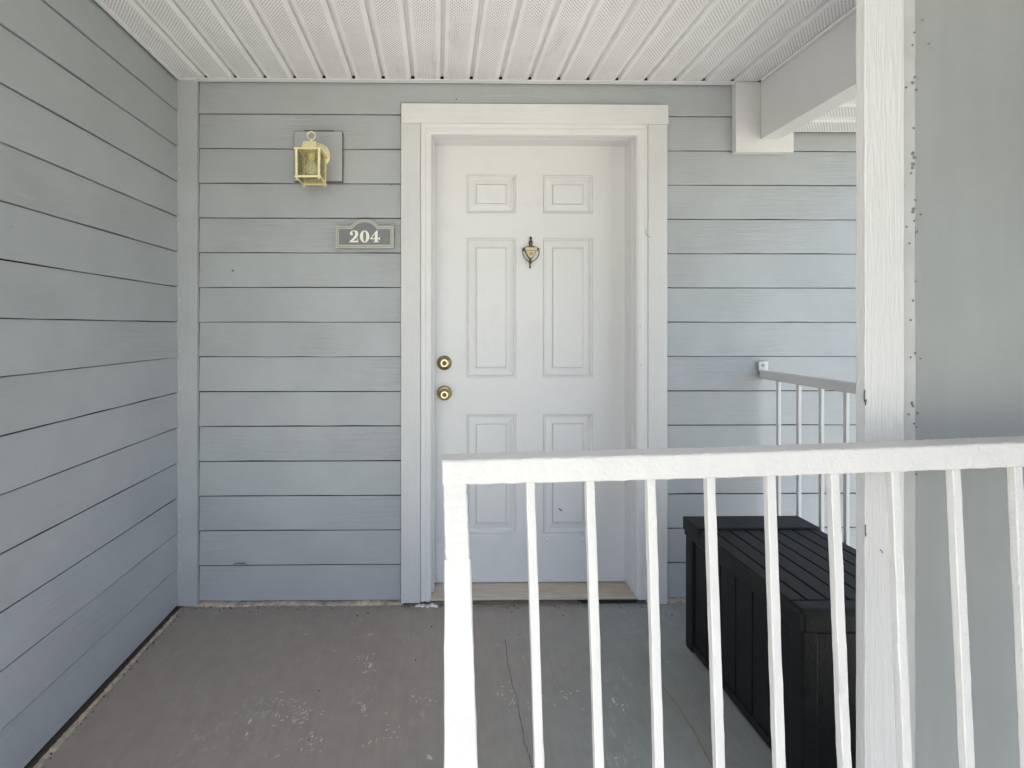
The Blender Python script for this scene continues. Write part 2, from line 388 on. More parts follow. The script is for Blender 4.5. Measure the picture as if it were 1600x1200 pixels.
# J channels along the back wall and the left wall
bm = nbm(); box(bm, XL, pa_x - .001, D - .029, D - .001, ZC - .0050, ZC - .0015, .001); obj('trim_channel', bm, m_channel, ceiling)
bm = nbm(); box(bm, XL + .001, XL + .019, YR + .03, D - .0235, ZC - .010, ZC - .002, .002); obj('trim_channel', bm, m_channel, ceiling)
bm = nbm(); box(bm, XB0 - .018, XB0 - .001, .86, D - .05, ZC - .012, ZC - .0015, .002); obj('trim_channel', bm, m_channel, ceiling)
low = structure(bpy.data.objects.new('ceiling', None)); COL.objects.link(low)
ZS = P(1290, 208, D).z
sm2 = soffit_mesh(.70); y = D - .012
for i in range(10):
    o = link('soffit_panel', sm2, None, low); o.rotation_euler = (0, 0, R(-90)); o.location = (XB1 + .001, y, ZS); y -= PITCH
boxobj('ceiling_board', m_gap, low, XB1 + .002, 2.25, .66, D + .05, ZS + .02, ZS + .04)

# ------------------------------------------------------------------ siding walls
def course_z(k): return P(312, 176 + 54.45 * k, D).z       # bottom edge of course k
def board_mesh(u0, u1, z0, z1, place, wob=.0007, lip=None):
    """lap board between u0..u1 along the wall; place(u, d, z) -> world; d = distance out of the wall."""
    bm = nbm(); n = max(2, int(abs(u1 - u0) / .11)); rings = []
    wz = rnd.uniform(-.001, .001) if wob else 0.0
    GAP = .0028 if z0 > .9 else (.0048 if z0 > .5 else .0064); LIP = .0105 if z0 > .9 else .0095
    for i in range(n + 1):
        u = u0 + (u1 - u0) * i / n; jz = rnd.gauss(0, wob) + wz * (i / n - .5); jd = rnd.gauss(0, .0005) if wob else 0.0
        sec = (((LIP if lip is None else lip) + jd, z0 + jz + .0015), ((LIP - .0012 if lip is None else lip) + jd, z0 + jz), (.0012, z0 + jz), (-.0006, z0 + jz), (-.0006, z1 - GAP), (.0026, z1 - GAP), (.0036, z1 - GAP - .0012))
        rings.append([bm.verts.new(place(u, d_, z_)) for d_, z_ in sec])
    m_ = len(rings[0])
    for a, b in zip(rings, rings[1:]):
        for k_ in range(m_): bm.faces.new((a[k_], a[(k_ + 1) % m_], b[(k_ + 1) % m_], b[k_]))
    bm.faces.new(rings[0][::-1]); bm.faces.new(rings[-1]); return bm
back = lambda u, d_, z_: (u, D + .0125 - d_, z_)
left = lambda u, d_, z_: (XL - .0125 + d_, u, z_)

wall_b = thing('siding_wall', 'grey lap siding wall that holds the white front door and faces the viewer', 'wall', 'grey lap siding walls')
XC0, XC1 = PX_(283, D), PX_(310, D)           # corner board
XT0, XT1 = PX_(626.5, D), PX_(1043, D)        # outer edges of the white door trim
ZT = P(835, 161.5, D).z                       # top of the white door trim
XEND = 2.3
for k in range(-1, 15):
    z0 = course_z(k) if k < 14 else .012
    z1 = course_z(k - 1) if k > -1 else ZC + .02
    if k == -1: z0, z1 = course_z(0), ZC + .012
    elif k == 0: continue
    if k == 14: z0 = P(312, 940, D).z
    if k == -1:      # the top course is one board notched round the door trim
        top_d, lip_d = .0036, .0105; f = (ZT + .003 - z0 - .0015) / (z1 - .0042 - z0 - .0015)
        bm = board_mesh(XT0 - .0015, XT1 + .0015, ZT + .0015, z1, back, 0.0, lip_d + (top_d - lip_d) * f)
        b2 = board_mesh(XC1 + .002, XT0 - .0015, z0, z1, back, 0.0); b3 = board_mesh(XT1 + .0015, XEND, z0, z1, back, 0.0)
        for b_ in (b2, b3):
            me = bpy.data.meshes.new('t'); b_.to_mesh(me); b_.free(); bm.from_mesh(me); bpy.data.meshes.remove(me)
        obj('board', bm, m_siding, wall_b)
    else:
        obj('board', board_mesh(XC1 + .002, XT0 - .0015, z0, z1, back), m_siding, wall_b)
        obj('board', board_mesh(XT1 + .0015, XEND, z0, z1, back), m_siding, wall_b)
# solid wall behind the boards with the door opening left free
bm = nbm(); Y0, Y1 = D + .019, D + .24
XO0, XO1, ZO = PX_(660, D), PX_(1010, D), P(835, 196, D).z
box(bm, -3.2, XO0, Y0, Y1, -3.1, ZC + .05); box(bm, XO1, XEND, Y0, Y1, -3.1, ZC + .05); box(bm, XO0, XO1, Y0, Y1, ZO, ZC + .05); box(bm, XO0, XO1, Y0, Y1, -3.1, -.02)
obj('sheathing', bm, m_gap, wall_b)
bm = nbm(); bar(bm, [((XC0 + XC1) / 2 - .012, D - .002, .006), ((XC0 + XC1) / 2 - .012, D - .002, ZC - .005)], XC1 - XC0 + .024, .022, (0, 1, 0), .002, .0002, 24)
obj('corner_board', bm, m_corner, wall_b, True)
# white caulk dabs where the left courses meet the corner board
bm = nbm()
for i in range(26):
    z = rnd.uniform(.05, ZC - .1); lathe(bm, (XC0 + rnd.uniform(.0, .004), D - .016, z), [(.0005, -.003), (.0022 * rnd.uniform(.4, 1), 0), (.0005, .003 * rnd.uniform(.5, 2))], 'Z', 6)
o = obj('caulk_dab', bm, m_caulk, wall_b); o['kind'] = 'stuff'
# crumbling base strip
def ribbon(bm, pts, widths, z0, z1, along='X'):
    """irregular low ridge: pts list of (x,y), widths across"""
    prev = None
    for i, (p, w_) in enumerate(zip(pts, widths)):
        p = Vector(p); t = Vector(pts[min(i + 1, len(pts) - 1)]) - Vector(pts[max(i - 1, 0)]); t.normalize(); nrm = Vector((-t.y, t.x))
        a, b = p + nrm * w_[0], p + nrm * w_[1]
        h = z1 if not callable(z1) else z1(i)
        ring = [bm.verts.new((a.x, a.y, z0)), bm.verts.new((a.x, a.y, h)), bm.verts.new((b.x, b.y, h * .8 + z0 * .2)), bm.verts.new((b.x, b.y, z0))]
        if prev:
            for k_ in range(3): bm.faces.new((prev[k_], prev[k_ + 1], ring[k_ + 1], ring[k_]))
        prev = ring
def base_strip(xa, xb):
    n = int((xb - xa) / .012); bm = nbm(); hs = [.013 + .004 * math.sin(i * .21) + rnd.gauss(0, .0016) for i in range(n + 1)]
    ribbon(bm, [(xa + (xb - xa) * i / n, D + .008) for i in range(n + 1)], [(.012, -.018 - .004 * math.sin(i * .13) + rnd.gauss(0, .0022)) for i in range(n + 1)], .0005, lambda i: hs[i])
    return obj('base_strip', bm, m_mortar, wall_b)
base_strip(XC0 + .02, XT0 + .01); base_strip(XT1 - .03, FLX1)
# the flat block behind the lamp
YB = D - .0185
bm = nbm(); p0, p1 = P(459.5, 205, YB), P(534.5, 283, YB); box(bm, p0.x, p1.x, YB, D + .005, p1.z, p0.z, .0015)
obj('mounting_block', bm, m_siding, wall_b)
bm = nbm(); box(bm, p0.x - .0013, p1.x + .0013, YB + .0012, D + .004, p1.z - .0013, p0.z + .0013); obj('open_joint', bm, m_joint, wall_b)
bm = nbm(); a = P(475, 204.4, YB); b = P(522, 204.4, YB); box(bm, a.x, b.x, YB - .0004, YB + .01, a.z - .0005, a.z + .0018); obj('open_joint', bm, m_gap, wall_b)
# white plate where the beam meets the wall
YP = D - .024; pa, pb = P(1150, 131, YP), P(1240, 238, YP)
bm = nbm(); prism(bm, [[(pa.x, pb.z), (pb.x, pb.z), (pb.x, ZS - .002), (XB1 - .001, ZS - .002), (XB1 - .001, ZC - .003), (pa.x, ZC - .003)]], YP, D + .004)
obj('beam_plate', bm, m_white_grain_h, wall_b)

wall_l = thing('siding_wall', 'long grey lap siding side wall running from the corner towards the viewer', 'wall', 'grey lap siding walls')
YE = .5
for k in range(-1, 15):
    if k == 0: continue
    z0, z1 = (course_z(k), course_z(k - 1)) if k > 0 else (course_z(0), ZC + .01)
    if k == 14: z0 = P(312, 941, D).z
    obj('board', board_mesh(YE, D - .013, z0 + .0002 * (k % 3 - 1), z1, left), m_siding_side, wall_l)
bm = nbm(); box(bm, XL - .22, XL - .019, YE, D + .019, -3.1, ZC + .05); obj('sheathing', bm, m_gap, wall_l)
# mortar and dark gap at the foot of the left wall
n = 130
bm = nbm(); ribbon(bm, [(XL + .012, YE + .2 + (D - .05 - YE - .2) * i / n) for i in range(n + 1)], [(.002 + rnd.gauss(0, .0015), -.008 - .007 * abs(math.sin(i * .11 + .6)) - .006 * (1 - i / n) + rnd.gauss(0, .0014)) for i in range(n + 1)], .0004, lambda i: .0035)
obj('base_strip', bm, m_mortar, wall_l)
bm = nbm(); ribbon(bm, [(XL + .002, YE + .2 + (D - .012 - YE - .2) * i / n) for i in range(n + 1)], [(.02, -.006 - .0025 * math.sin(i * .17) + rnd.gauss(0, .0010)) for i in range(n + 1)], .0002, lambda i: .0016)
obj('gap_line', bm, m_dirt, wall_l)  # dark brown ribbon laid along the gap

# ------------------------------------------------------------------ front door with its trim
door = thing('front_door', 'white six panel front door in a wide white trim with brass hardware', 'door')
YT = D - .02; TH_Z = P(835, 938, YT).z
def rectx(px0, px1, py0, py1, Y):
    a, b = P(px0, py0, Y), P(px1, py1, Y); return a.x, b.x, b.z, a.z
# outer boards
x0, x1, z0, z1 = rectx(626.5, 656.6, 192.5, 942, YT)
bm = nbm(); bar(bm, [((x0 + x1) / 2, YT + .012, z0), ((x0 + x1) / 2, YT + .012, z1)], x1 - x0, .024, (0, 1, 0), .0016, .0002, 30); obj('trim_board', bm, m_white_grain, door, True)
x2, x3, z2, z3 = rectx(1013, 1043, 193.5, 944, YT)
bm = nbm(); bar(bm, [((x2 + x3) / 2, YT + .012, z2), ((x2 + x3) / 2, YT + .012, z1)], x3 - x2, .024, (0, 1, 0), .0016, .0002, 30); obj('trim_board', bm, m_white_grain, door, True)
xa, _, zb, za = rectx(627, 1044.5, 161, 191.6, YT - .001); xb = PX_(1044.5, YT - .001)
bm = nbm(); bar(bm, [(xa, YT + .011, (z1 + za) / 2 + .0008), (xb, YT + .011, (z1 + za) / 2 + .0008)], .024, za - z1 - .001, (0, 0, 1), .0016, .0002, 20); obj('trim_board', bm, m_white_grain_h, door, True)
# brick moulding: mitred profile round three sides, out from the outer board to the jamb
YM = YT + .004
XMo0, XMi0, XMi1, XMo1 = PX_(657.2, YM), PX_(674, YM), PX_(995.5, YM), PX_(1012.4, YM)
ZMo, ZMi, ZMb = P(835, 192.6, YM).z, P(835, 210, YM).z, P(660, 940, YM).z
wl, wr = XMi0 - XMo0, XMo1 - XMi1
prof = [(0, .012), (.001, .001), (.10, -.0015), (.28, -.001), (.34, .001), (.46, .001), (.52, -.001), (.82, .0005), (.90, .004), (.98, .0055), (1.0, .03)]
bm = nbm(); rings = []
for corner in range(4):
    ring = []
    for s, d_ in prof:
        xL_, xR_, zT_ = XMo0 + wl * s, XMo1 - wr * s, ZMo - (ZMo - ZMi) * s
        ring.append(bm.verts.new({0: (xL_, YM + d_, ZMb), 1: (xL_, YM + d_, zT_), 2: (xR_, YM + d_, zT_), 3: (xR_, YM + d_, ZMb)}[corner]))
    rings.append(ring)
for a, b in zip(rings, rings[1:]):
    for i in range(len(prof) - 1): bm.faces.new((a[i], a[i + 1], b[i + 1], b[i]))
bm.faces.new(rings[0]); bm.faces.new(rings[3][::-1])
obj('brick_moulding', bm, m_white, door)
# jamb and stops
YS, YD = D + .030, D + .105
XS0, XS0i, XS1i, XS1 = PX_(674.0, YS), PX_(678.6, YS), PX_(987.2, YS), PX_(991.2, YS)
ZSt, ZSti = P(835, 214.5, YS).z, P(835, 217.6, YS).z
bm = nbm()
box(bm, XO0, XMi0 + .0005, YM + .012, YS - .001, 0.03, ZMi + .0005); box(bm, XMi1 - .0005, XO1, YM + .012, YS - .001, 0.03, ZMi + .0005); box(bm, XO0, XO1, YM + .013, YS - .001, ZMi - .0005, ZO)
obj('jamb', bm, m_white, door)
bm = nbm()
box(bm, XS0 - .03, XS0i, YS, YD + .04, .034, ZSti + .03, .0012); box(bm, XS1i, XS1 + .03, YS, YD + .04, .034, ZSti + .03, .0012); box(bm, XS0i - .0003, XS1i + .0003, YS + .0005, YD + .04, ZSti, ZSti + .031, .0012)
obj('door_stop', bm, m_white, door)
# slab with six openings, each filled by an embossed panel
XD0, XD1 = PX_(679.6, YD), PX_(976.2, YD); ZD0, ZD1 = P(835, 909.3, YD).z, P(835, 229, YD).z
cols = [(729, 806.5), (848.5, 926)]; rows = [(273.3, 333.6), (372, 589.8), (647, 832.8)]; ins = [(289, 318), (388, 574), (663, 816)]; inx = [(744.6, 790.2), (864.3, 910.7)]
xs = [XD0 - .01] + [PX_(p, YD) for c in cols for p in c] + [XD1 + .01]
zs = [ZD1 + .012] + [P(835, p, YD).z for r_ in rows for p in r_] + [ZD0]
bm = nbm(); grid = {}
for i, x in enumerate(xs):
    for j, z in enumerate(zs): grid[i, j] = bm.verts.new((x, YD, z))
for i in range(len(xs) - 1):
    for j in range(len(zs) - 1):
        if i in (1, 3) and j in (1, 3, 5): continue
        bm.faces.new((grid[i, j], grid[i + 1, j], grid[i + 1, j + 1], grid[i, j + 1]))
ext = bmesh.ops.extrude_face_region(bm, geom=list(bm.faces)); bmesh.ops.translate(bm, verts=[v for v in ext['geom'] if isinstance(v, bmesh.types.BMVert)], vec=(0, .042, 0))
slab = obj('door_slab', bm, m_door, door)
for ci in range(2):
    for ri in range(3):
        X0, X1 = PX_(cols[ci][0], YD), PX_(cols[ci][1], YD); Z1, Z0 = P(835, rows[ri][0], YD).z, P(835, rows[ri][1], YD).z
        I0, I1 = PX_(inx[ci][0], YD), PX_(inx[ci][1], YD); J1, J0 = P(835, ins[ri][0], YD).z, P(835, ins[ri][1], YD).z
        lv = [(0, 0), (.015, .0042), (.06, .0046), (.09, -.0006), (.18, .0006), (.215, .0070), (.25, .0112), (.34, .0118), (.84, .0062), (.93, .0054), (.945, .0090), (.985, .0090), (1.0, .0006), (1.05, 0)]
        bm = nbm(); rings = []
        for s, d_ in lv:
            a0, a1 = X0 + (I0 - X0) * s, X1 + (I1 - X1) * s; b0, b1 = Z0 + (J0 - Z0) * s, Z1 + (J1 - Z1) * s
            rings.append([bm.verts.new(v) for v in ((a0, YD + d_, b0), (a1, YD + d_, b0), (a1, YD + d_, b1), (a0, YD + d_, b1))])
        for a, b in zip(rings, rings[1:]):
            for k in range(4): bm.faces.new((a[k], a[(k + 1) % 4], b[(k + 1) % 4], b[k]))
        bm.faces.new(rings[-1]); obj('panel', bm, m_door, slab)
# kick plate with screws
YK = YD - .0022
kx0, kx1, kz0, kz1 = rectx(681, 975, 838, 907, YK)
kick = boxobj('kick_plate', m_door, door, kx0, kx1, YK, YD + .001, kz0, kz1, .0008)
for px in (685, 741, 798, 855, 912, 968):
    for py in (844, 903.5):
        p = P(px, py, YK); bm = nbm(); lathe(bm, p, [(.0066, 0), (.0062, .0016), (.0042, .0034), (.001, .004)], 'Y', 10); obj('screw', bm, m_door, kick, True)
# shadow gap under the slab, its shade put into the sweep's near-black colour
boxobj('door_sweep', m_gap, door, XD0, XD1, YD + .006, YD + .03, ZD0 - .02, ZD0 + .002)
# threshold
bm = nbm(); zt = ZD0 - .004; zf = P(835, 935, D - .012).z
pr = [(YD + .12, zt), (YD - .004, zt), (YD - .02, zt - .001), (D - .004, zf), (D - .010, zf - .001), (D - .010, zf - .007), (YD + .12, zf - .007)]
xa, xb = PX_(670.5, D), PX_(994, D)
A = [bm.verts.new((xa, y, z)) for y, z in pr]; B = [bm.verts.new((xb, y, z)) for y, z in pr]
for i in range(len(pr)): bm.faces.new((A[i], A[(i + 1) % len(pr)], B[(i + 1) % len(pr)], B[i]))
bm.faces.new(A[::-1]); bm.faces.new(B)
sill = obj('threshold', bm, m_sill, door)
bm = nbm(); box(bm, xa, xb, D - .0150, D - .0105, zf - .006, zf + .0012, .0008); obj('nosing', bm, m_alu, sill)
bm = nbm(); xm = PX_(905, D); n = 60
ribbon(bm, [(xa - .01 + (xm - xa) * i / n, D + .004) for i in range(n + 1)], [(.03, -.010 + rnd.gauss(0, .0012)) for i in range(n + 1)], .0003, lambda i: zf - .011 + rnd.gauss(0, .0012)); obj('sill_support', bm, m_wood, sill)
boxobj('sill_void', m_gap, sill, xm + .01, xb - .002, D - .007, D + .011, .0005, zf - .0085)  # solid near-black blocks; the void's shade is in their colour
boxobj('sill_void', m_gap, sill, XO0 + .002, XO1 - .002, D + .012, D + .10, .0005, zf - .009)
bm = nbm()
for (px, py, r_) in ((661, 949, .012), (668, 946, .010), (676, 944, .012), (681, 945, .010), (654, 955, .011)):
    p = P(px, py, D - .01); lathe(bm, (p.x, D - .018 + rnd.uniform(-.004, .004), max(.001, p.z)), [(.001, -.004), (r_ * 1.1, -.001), (r_ * .9, .0025), (.001, .004)], 'Z', 9)
for v in bm.verts: v.co += Vector((rnd.gauss(0, .0026), rnd.gauss(0, .0022), abs(rnd.gauss(0, .0015))))
o = obj('caulk_lump', bm, m_caulk, sill); o['kind'] = 'stuff'
# hardware
p = P(694.3, 567, YD)
db = thing_ = bpy.data.objects.new('deadbolt', None); COL.objects.link(db); db.parent = door
def sub(name, bm, mat, par): return obj(name, bm, mat, par, True)
u = .00305
bm = nbm(); lathe(bm, p, [(11.6 * u, 0), (11.6 * u, .004), (10.6 * u, .010), (8.6 * u, .016), (6.6 * u, .021), (6.4 * u, .019)], 'Y', 32); sub('rose', bm, m_brass, db)
bm = nbm(); lathe(bm, p, [(6.3 * u, .015), (6.3 * u, .0225), (5.4 * u, .0240), (3.6 * u, .0235), (3.4 * u, .0215)], 'Y', 28); sub('bezel_ring', bm, m_brass_b, db)
bm = nbm(); lathe(bm, p, [(3.3 * u, .018), (3.3 * u, .0225), (3.0 * u, .0232)], 'Y', 20); box(bm, p.x - .0007, p.x + .0007, p.y - .0245, p.y - .022, p.z - .004, p.z + .004); sub('key_cylinder', bm, m_brass_d, db)
p = P(694.3, 614, YD)
kn = bpy.data.objects.new('door_knob', None); COL.objects.link(kn); kn.parent = door
bm = nbm(); lathe(bm, p, [(11.7 * u, 0), (11.7 * u, .003), (10.4 * u, .009), (5 * u, .013), (4.4 * u, .028)], 'Y', 32); sub('rose', bm, m_brass, kn)
pk = p + Vector((0, 0, -.004))
bm = nbm(); lathe(bm, p, [(4.4 * u, .022), (6.4 * u, .030), (8.0 * u, .040), (8.4 * u, .048), (7.9 * u, .055), (6.3 * u, .060), (5.6 * u, .0605)], 'Y', 32); sub('knob', bm, m_brass, kn)
bm = nbm(); lathe(bm, p, [(5.7 * u, .058), (5.5 * u, .0625), (4.6 * u, .0635), (3.4 * u, .0625), (3.2 * u, .060)], 'Y', 26); sub('bezel_ring', bm, m_brass_b, kn)
bm = nbm(); lathe(bm, p, [(3.1 * u, .056), (3.1 * u, .0620), (2.7 * u, .0627)], 'Y', 20); box(bm, p.x - .0007, p.x + .0007, p.y - .0640, p.y - .062, p.z - .0035, p.z + .0035); sub('key_cylinder', bm, m_brass_d, kn)
# knocker: urn plate, striker loop, viewer ring, finials
kk = bpy.data.objects.new('door_knocker', None); COL.objects.link(kk); kk.parent = door
def K(zx, zy, off=0.0):
    v = P(790 + zx / 17.14, 360 + zy / 17.14, YD); v.y -= off; return v
def KL(pts): return [(K(a, b).x, K(a, b).z) for a, b in pts]
bm = nbm(); prism(bm, [KL([(430, 500), (500, 462), (585, 440), (625, 415), (640, 400), (690, 400), (705, 415), (750, 440), (830, 462), (895, 500), (880, 545), (835, 545), (805, 570), (775, 645), (725, 720), (682, 775), (668, 845), (645, 845), (632, 775), (590, 720), (545, 645), (515, 570), (490, 545), (445, 545)])], YD - .012, YD + .001)
bmesh.ops.recalc_face_normals(bm, faces=bm.faces); sub('plate', bm, m_brass_d, kk)
bm = nbm(); prism(bm, [KL([(515, 470), (825, 470), (822, 550), (512, 550)])], YD - .0165, YD - .011); prism(bm, [KL([(532, 562), (792, 562), (762, 640), (715, 708), (657, 760), (600, 708), (560, 640)])], YD - .0155, YD - .011); sub('face_plate', bm, m_face, kk)
bm = nbm(); tube(bm, [K(a, b, .016) for a, b in ((455, 505), (440, 580), (450, 665), (490, 755), (560, 828), (650, 862), (745, 828), (820, 755), (865, 665), (880, 580), (870, 505))], .0022, 8); lathe(bm, K(645, 865, .016), [(.0008, -.009), (.0075, -.004), (.009, .002), (.0065, .006), (.001, .009)], 'Z', 14); lathe(bm, K(637, 985, .014), [(.001, -.008), (.004, -.005), (.0048, 0), (.0032, .006), (.0028, .016)], 'Z', 12); sub('striker', bm, m_brass_d, kk)
bm = nbm(); lathe(bm, K(665, 330, .006), [(.003, -.016), (.0085, -.008), (.0100, 0), (.0085, .006), (.0032, .011), (.0034, .013), (.0066, .018), (.0058, .023), (.0016, .029)], 'Z', 14); sub('finial', bm, m_brass_d, kk)
bm = nbm(); torus(bm, K(660, 640, .0158), (1, 0, 0), (0, 0, 1), .0056, .0014, 22, 6); sub('viewer_ring', bm, m_brass_d, kk)
bm = nbm(); lathe(bm, K(660, 640, .0150), [(.0046, 0), (.0040, .0016), (.001, .0022)], 'Y', 16); sub('viewer_lens', bm, m_brass_b, kk)

# ------------------------------------------------------------------ beam, rear railing
bm = nbm(); zb = P(1195, 221.5, D).z
box(bm, XB0, XB1, .83, YP - .001, zb, ZC + .055, .003)
tag(obj('beam', bm, m_beam, None, True), 'white painted beam running from its plate on the siding towards the viewer', 'beam')
rr = thing('railing', 'low grey white side railing bolted to the siding behind the black box', 'railing', 'white picket railings')
xr = P(1186.5, 585, D).x; zr1, zr0 = P(1187, 578.5, D).z, P(1187, 591.5, D).z
RW = .030
pts = [(xr + RW / 2, D - .001, (zr0 + zr1) / 2), (xr + RW / 2, 1.5, (zr0 + zr1) / 2 - .001), (xr + RW / 2, .835, (zr0 + zr1) / 2)]
bm = nbm(); bar(bm, pts, RW, zr1 - zr0, (0, 0, 1), .003, .0004, 14); obj('top_rail', bm, m_rail, rr, True)
bm = nbm(); bar(bm, [(xr + RW / 2, D - .001, .09), (xr + RW / 2, .835, .09)], RW, .03, (0, 0, 1), .003, .0004, 20); obj('bottom_rail', bm, m_rail, rr, True)
first = None
for i in range(10):
    y = 1.905 - .1066 * i
    if first is None:
        bm = nbm(); bar(bm, [(xr + RW / 2, y, .10), (xr + RW / 2, y, zr0 + .004)], .0127, .0127, (0, 1, 0), .0012, .0003, 14); first = obj('baluster', bm, m_rail, rr, True)
    else:
        o = first.copy(); COL.objects.link(o); o.parent = rr; o.location = (rnd.gauss(0, .0006), -.1066 * i, 0)
fx0, fx1, fz0, fz1 = rectx(1185.6, 1200, 565, 579, D - .006)
fl = boxobj('wall_flange', m_rail, rr, fx0, fx1, D - .008, D - .001, zr1 - .002, fz1, .001)
bm = nbm(); lathe(bm, ((fx0 + fx1) / 2 + .001, D - .008, (fz0 + fz1) / 2 + .003), [(.0085, 0), (.0085, .0022), (.0062, .0026), (.0062, .006), (.004, .0072)], 'Y', 12); obj('bolt', bm, m_rail, fl)

# ------------------------------------------------------------------ wall lantern
lamp = thing('wall_lantern', 'pale brass wall lantern with textured glass and a ring on top above the house number', 'wall lamp')
YL = 1.843; lc = P(481, 254, YL); lx = lc.x; hw = .0495; ly0, ly1 = YL, YL + .10; lyc = (ly0 + ly1) / 2
zt_, zb_ = P(481, 233, YL).z, P(481, 275.5, YL).z
pc = P(496.5, 243, YB); pcx = lx
bm = nbm(); lathe(bm, (pc.x, YB + .001, pc.z), [(.0555, 0), (.0555, .004), (.052, .008), (.050, .009), (.044, .013), (.028, .020), (.012, .024), (.010, .025)], 'Y', 40); obj('backplate', bm, m_lamp, lamp, True)
bm = nbm(); tube(bm, [(pc.x, YB - .018, pc.z + .004), (pc.x, YB - .03, pc.z + .012), (lx, ly1 + .004, zt_ + .012), (lx, ly1 - .02, zt_ + .014)], .009, 12); obj('arm', bm, m_lamp, lamp, True)
bm = nbm(); box(bm, lx - hw - .007, lx + hw + .007, ly0 - .007, ly1 + .007, zt_ - .001, zt_ + .005, .001)
o = obj('top_plate', bm, m_lamp, lamp, True)
def frustum(bm, cx, cy, z0, z1, a, b):
    lo = [bm.verts.new((cx + sx * a, cy + sy * a, z0)) for sx, sy in ((-1,-1),(1,-1),(1,1),(-1,1))]; hi = [bm.verts.new((cx + sx * b, cy + sy * b, z1)) for sx, sy in ((-1,-1),(1,-1),(1,1),(-1,1))]
    for k in range(4): bm.faces.new((lo[k], lo[(k + 1) % 4], hi[(k + 1) % 4], hi[k]))
    bm.faces.new(lo[::-1]); bm.faces.new(hi)
bm = nbm(); frustum(bm, lx, lyc, zt_ + .005, zt_ + .042, .034, .0265); frustum(bm, lx, lyc, zt_ + .042, zt_ + .047, .0265, .018)
lathe(bm, (lx, lyc, zt_ + .046), [(.012, 0), (.011, .004), (.006, .008), (.0045, .012)], 'Z', 16); obj('cap', bm, m_lamp, lamp)
bm = nbm(); torus(bm, (lx, lyc, zt_ + .0775), (1, 0, 0), (0, 0, 1), .0172, .0025, 32, 8); obj('hanging_ring', bm, m_lamp, lamp, True)
for sx in (-1, 1):
    for sy in (0, 1):
        y = ly0 if sy == 0 else ly1
        bm = nbm(); bar(bm, [(lx + sx * (hw - .004), y, zb_ + .002), (lx + sx * (hw - .002), y, zt_ - .0005)], .009, .009, (0, 1, 0), .001); obj('corner_post', bm, m_lamp, lamp, True)
        bm = nbm(); lathe(bm, (lx + sx * (hw - .004), y, zb_ - .004), [(.0008, -.009), (.0032, -.005), (.0036, -.002), (.0022, .002)], 'Z', 10); obj('finial', bm, m_lamp, lamp, True)
bm = nbm(); e = hw + .005
box(bm, lx - e, lx + e, ly0 - .005, ly0 + .003, zb_ - .004, zb_ + .003, .0008); box(bm, lx - e, lx + e, ly1 - .003, ly1 + .005, zb_ - .004, zb_ + .003, .0008)
box(bm, lx - e + .0005, lx - e + .008, ly0 + .003, ly1 - .003, zb_ - .0038, zb_ + .0028, .0008); box(bm, lx + e - .008, lx + e - .0005, ly0 + .003, ly1 - .003, zb_ - .0038, zb_ + .0028, .0008); obj('bottom_frame', bm, m_lamp, lamp, True)
g = .0015
for a in ((lx - hw + .005, lx + hw - .005, ly0 - g / 2, ly0 + g / 2), (lx - hw + .005, lx + hw - .005, ly1 - g / 2, ly1 + g / 2)):
    bm = nbm(); box(bm, *a, zb_ + .0035, zt_ - .0015); obj('glass_pane', bm, m_glass, lamp)
for x in (lx - hw + .0035, lx + hw - .0035):
    bm = nbm(); box(bm, x - g / 2, x + g / 2, ly0 + .0055, ly1 - .0055, zb_ + .0035, zt_ - .0015); obj('glass_pane', bm, m_glass, lamp)
bm = nbm(); box(bm, lx - hw + .006, lx + hw - .006, ly0 + .006, ly1 - .006, zb_ - .001, zb_ + .0005); obj('glass_pane', bm, m_glass, lamp)
bm = nbm(); lathe(bm, (lx, lyc, zt_ - .002), [(.016, 0), (.016, -.012), (.013, -.018), (.013, -.024)], 'Z', 18); obj('socket', bm, m_lamp, lamp, True)
bm = nbm(); lathe(bm, (lx, lyc, zt_ - .024), [(.012, 0), (.014, -.010), (.022, -.026), (.0275, -.044), (.027, -.056), (.020, -.068), (.010, -.074), (.001, -.0755)], 'Z', 22); obj('bulb', bm, m_bulb, lamp, True)

# ------------------------------------------------------------------ house number
sign = thing('house_number_sign', 'slate grey arched number plaque reading 204 left of the white door', 'house number')
YN = D - .0135
def S(zx, zy): v = P(520 + zx / 15.24, 335 + zy / 15.24, YN); return (v.x, v.z)
def plaque(o_):
    pts = [(75 + o_, 806 - o_), (1452 - o_, 806 - o_), (1452 - o_, 280 + o_)]
    Rr = 415 - o_; dy = 535 - (280 + o_); hx = math.sqrt(max(1, Rr * Rr - dy * dy)); a1 = math.atan2(dy, hx)
    n_ = 26
    for i in range(n_ + 1):
        a = a1 + (math.pi - 2 * a1) * i / n_; pts.append((765 + Rr * math.cos(a), 535 - Rr * math.sin(a)))
    pts.append((75 + o_, 280 + o_)); return [S(*p_) for p_ in pts]
for nm, o_, y0_, mt in (('plaque', 0, .0055, m_sign_b), ('border_groove', 36, .0060, m_sign_l), ('inner_border', 46, .0068, m_sign_b), ('plaque_face', 76, .0074, m_sign)):
    bm = nbm(); prism(bm, [plaque(o_)], YN - y0_, YN + (.006 if o_ == 0 else -.004)); bmesh.ops.recalc_face_normals(bm, faces=bm.faces); obj(nm, bm, mt, sign)
def smooth_loop(pts, it=2):
    for _ in range(it):
        q = []
        for i in range(len(pts)):
            a, b = Vector(pts[i]), Vector(pts[(i + 1) % len(pts)]); q += [tuple(a.lerp(b, .25)), tuple(a.lerp(b, .75))]
        pts = q
    return pts
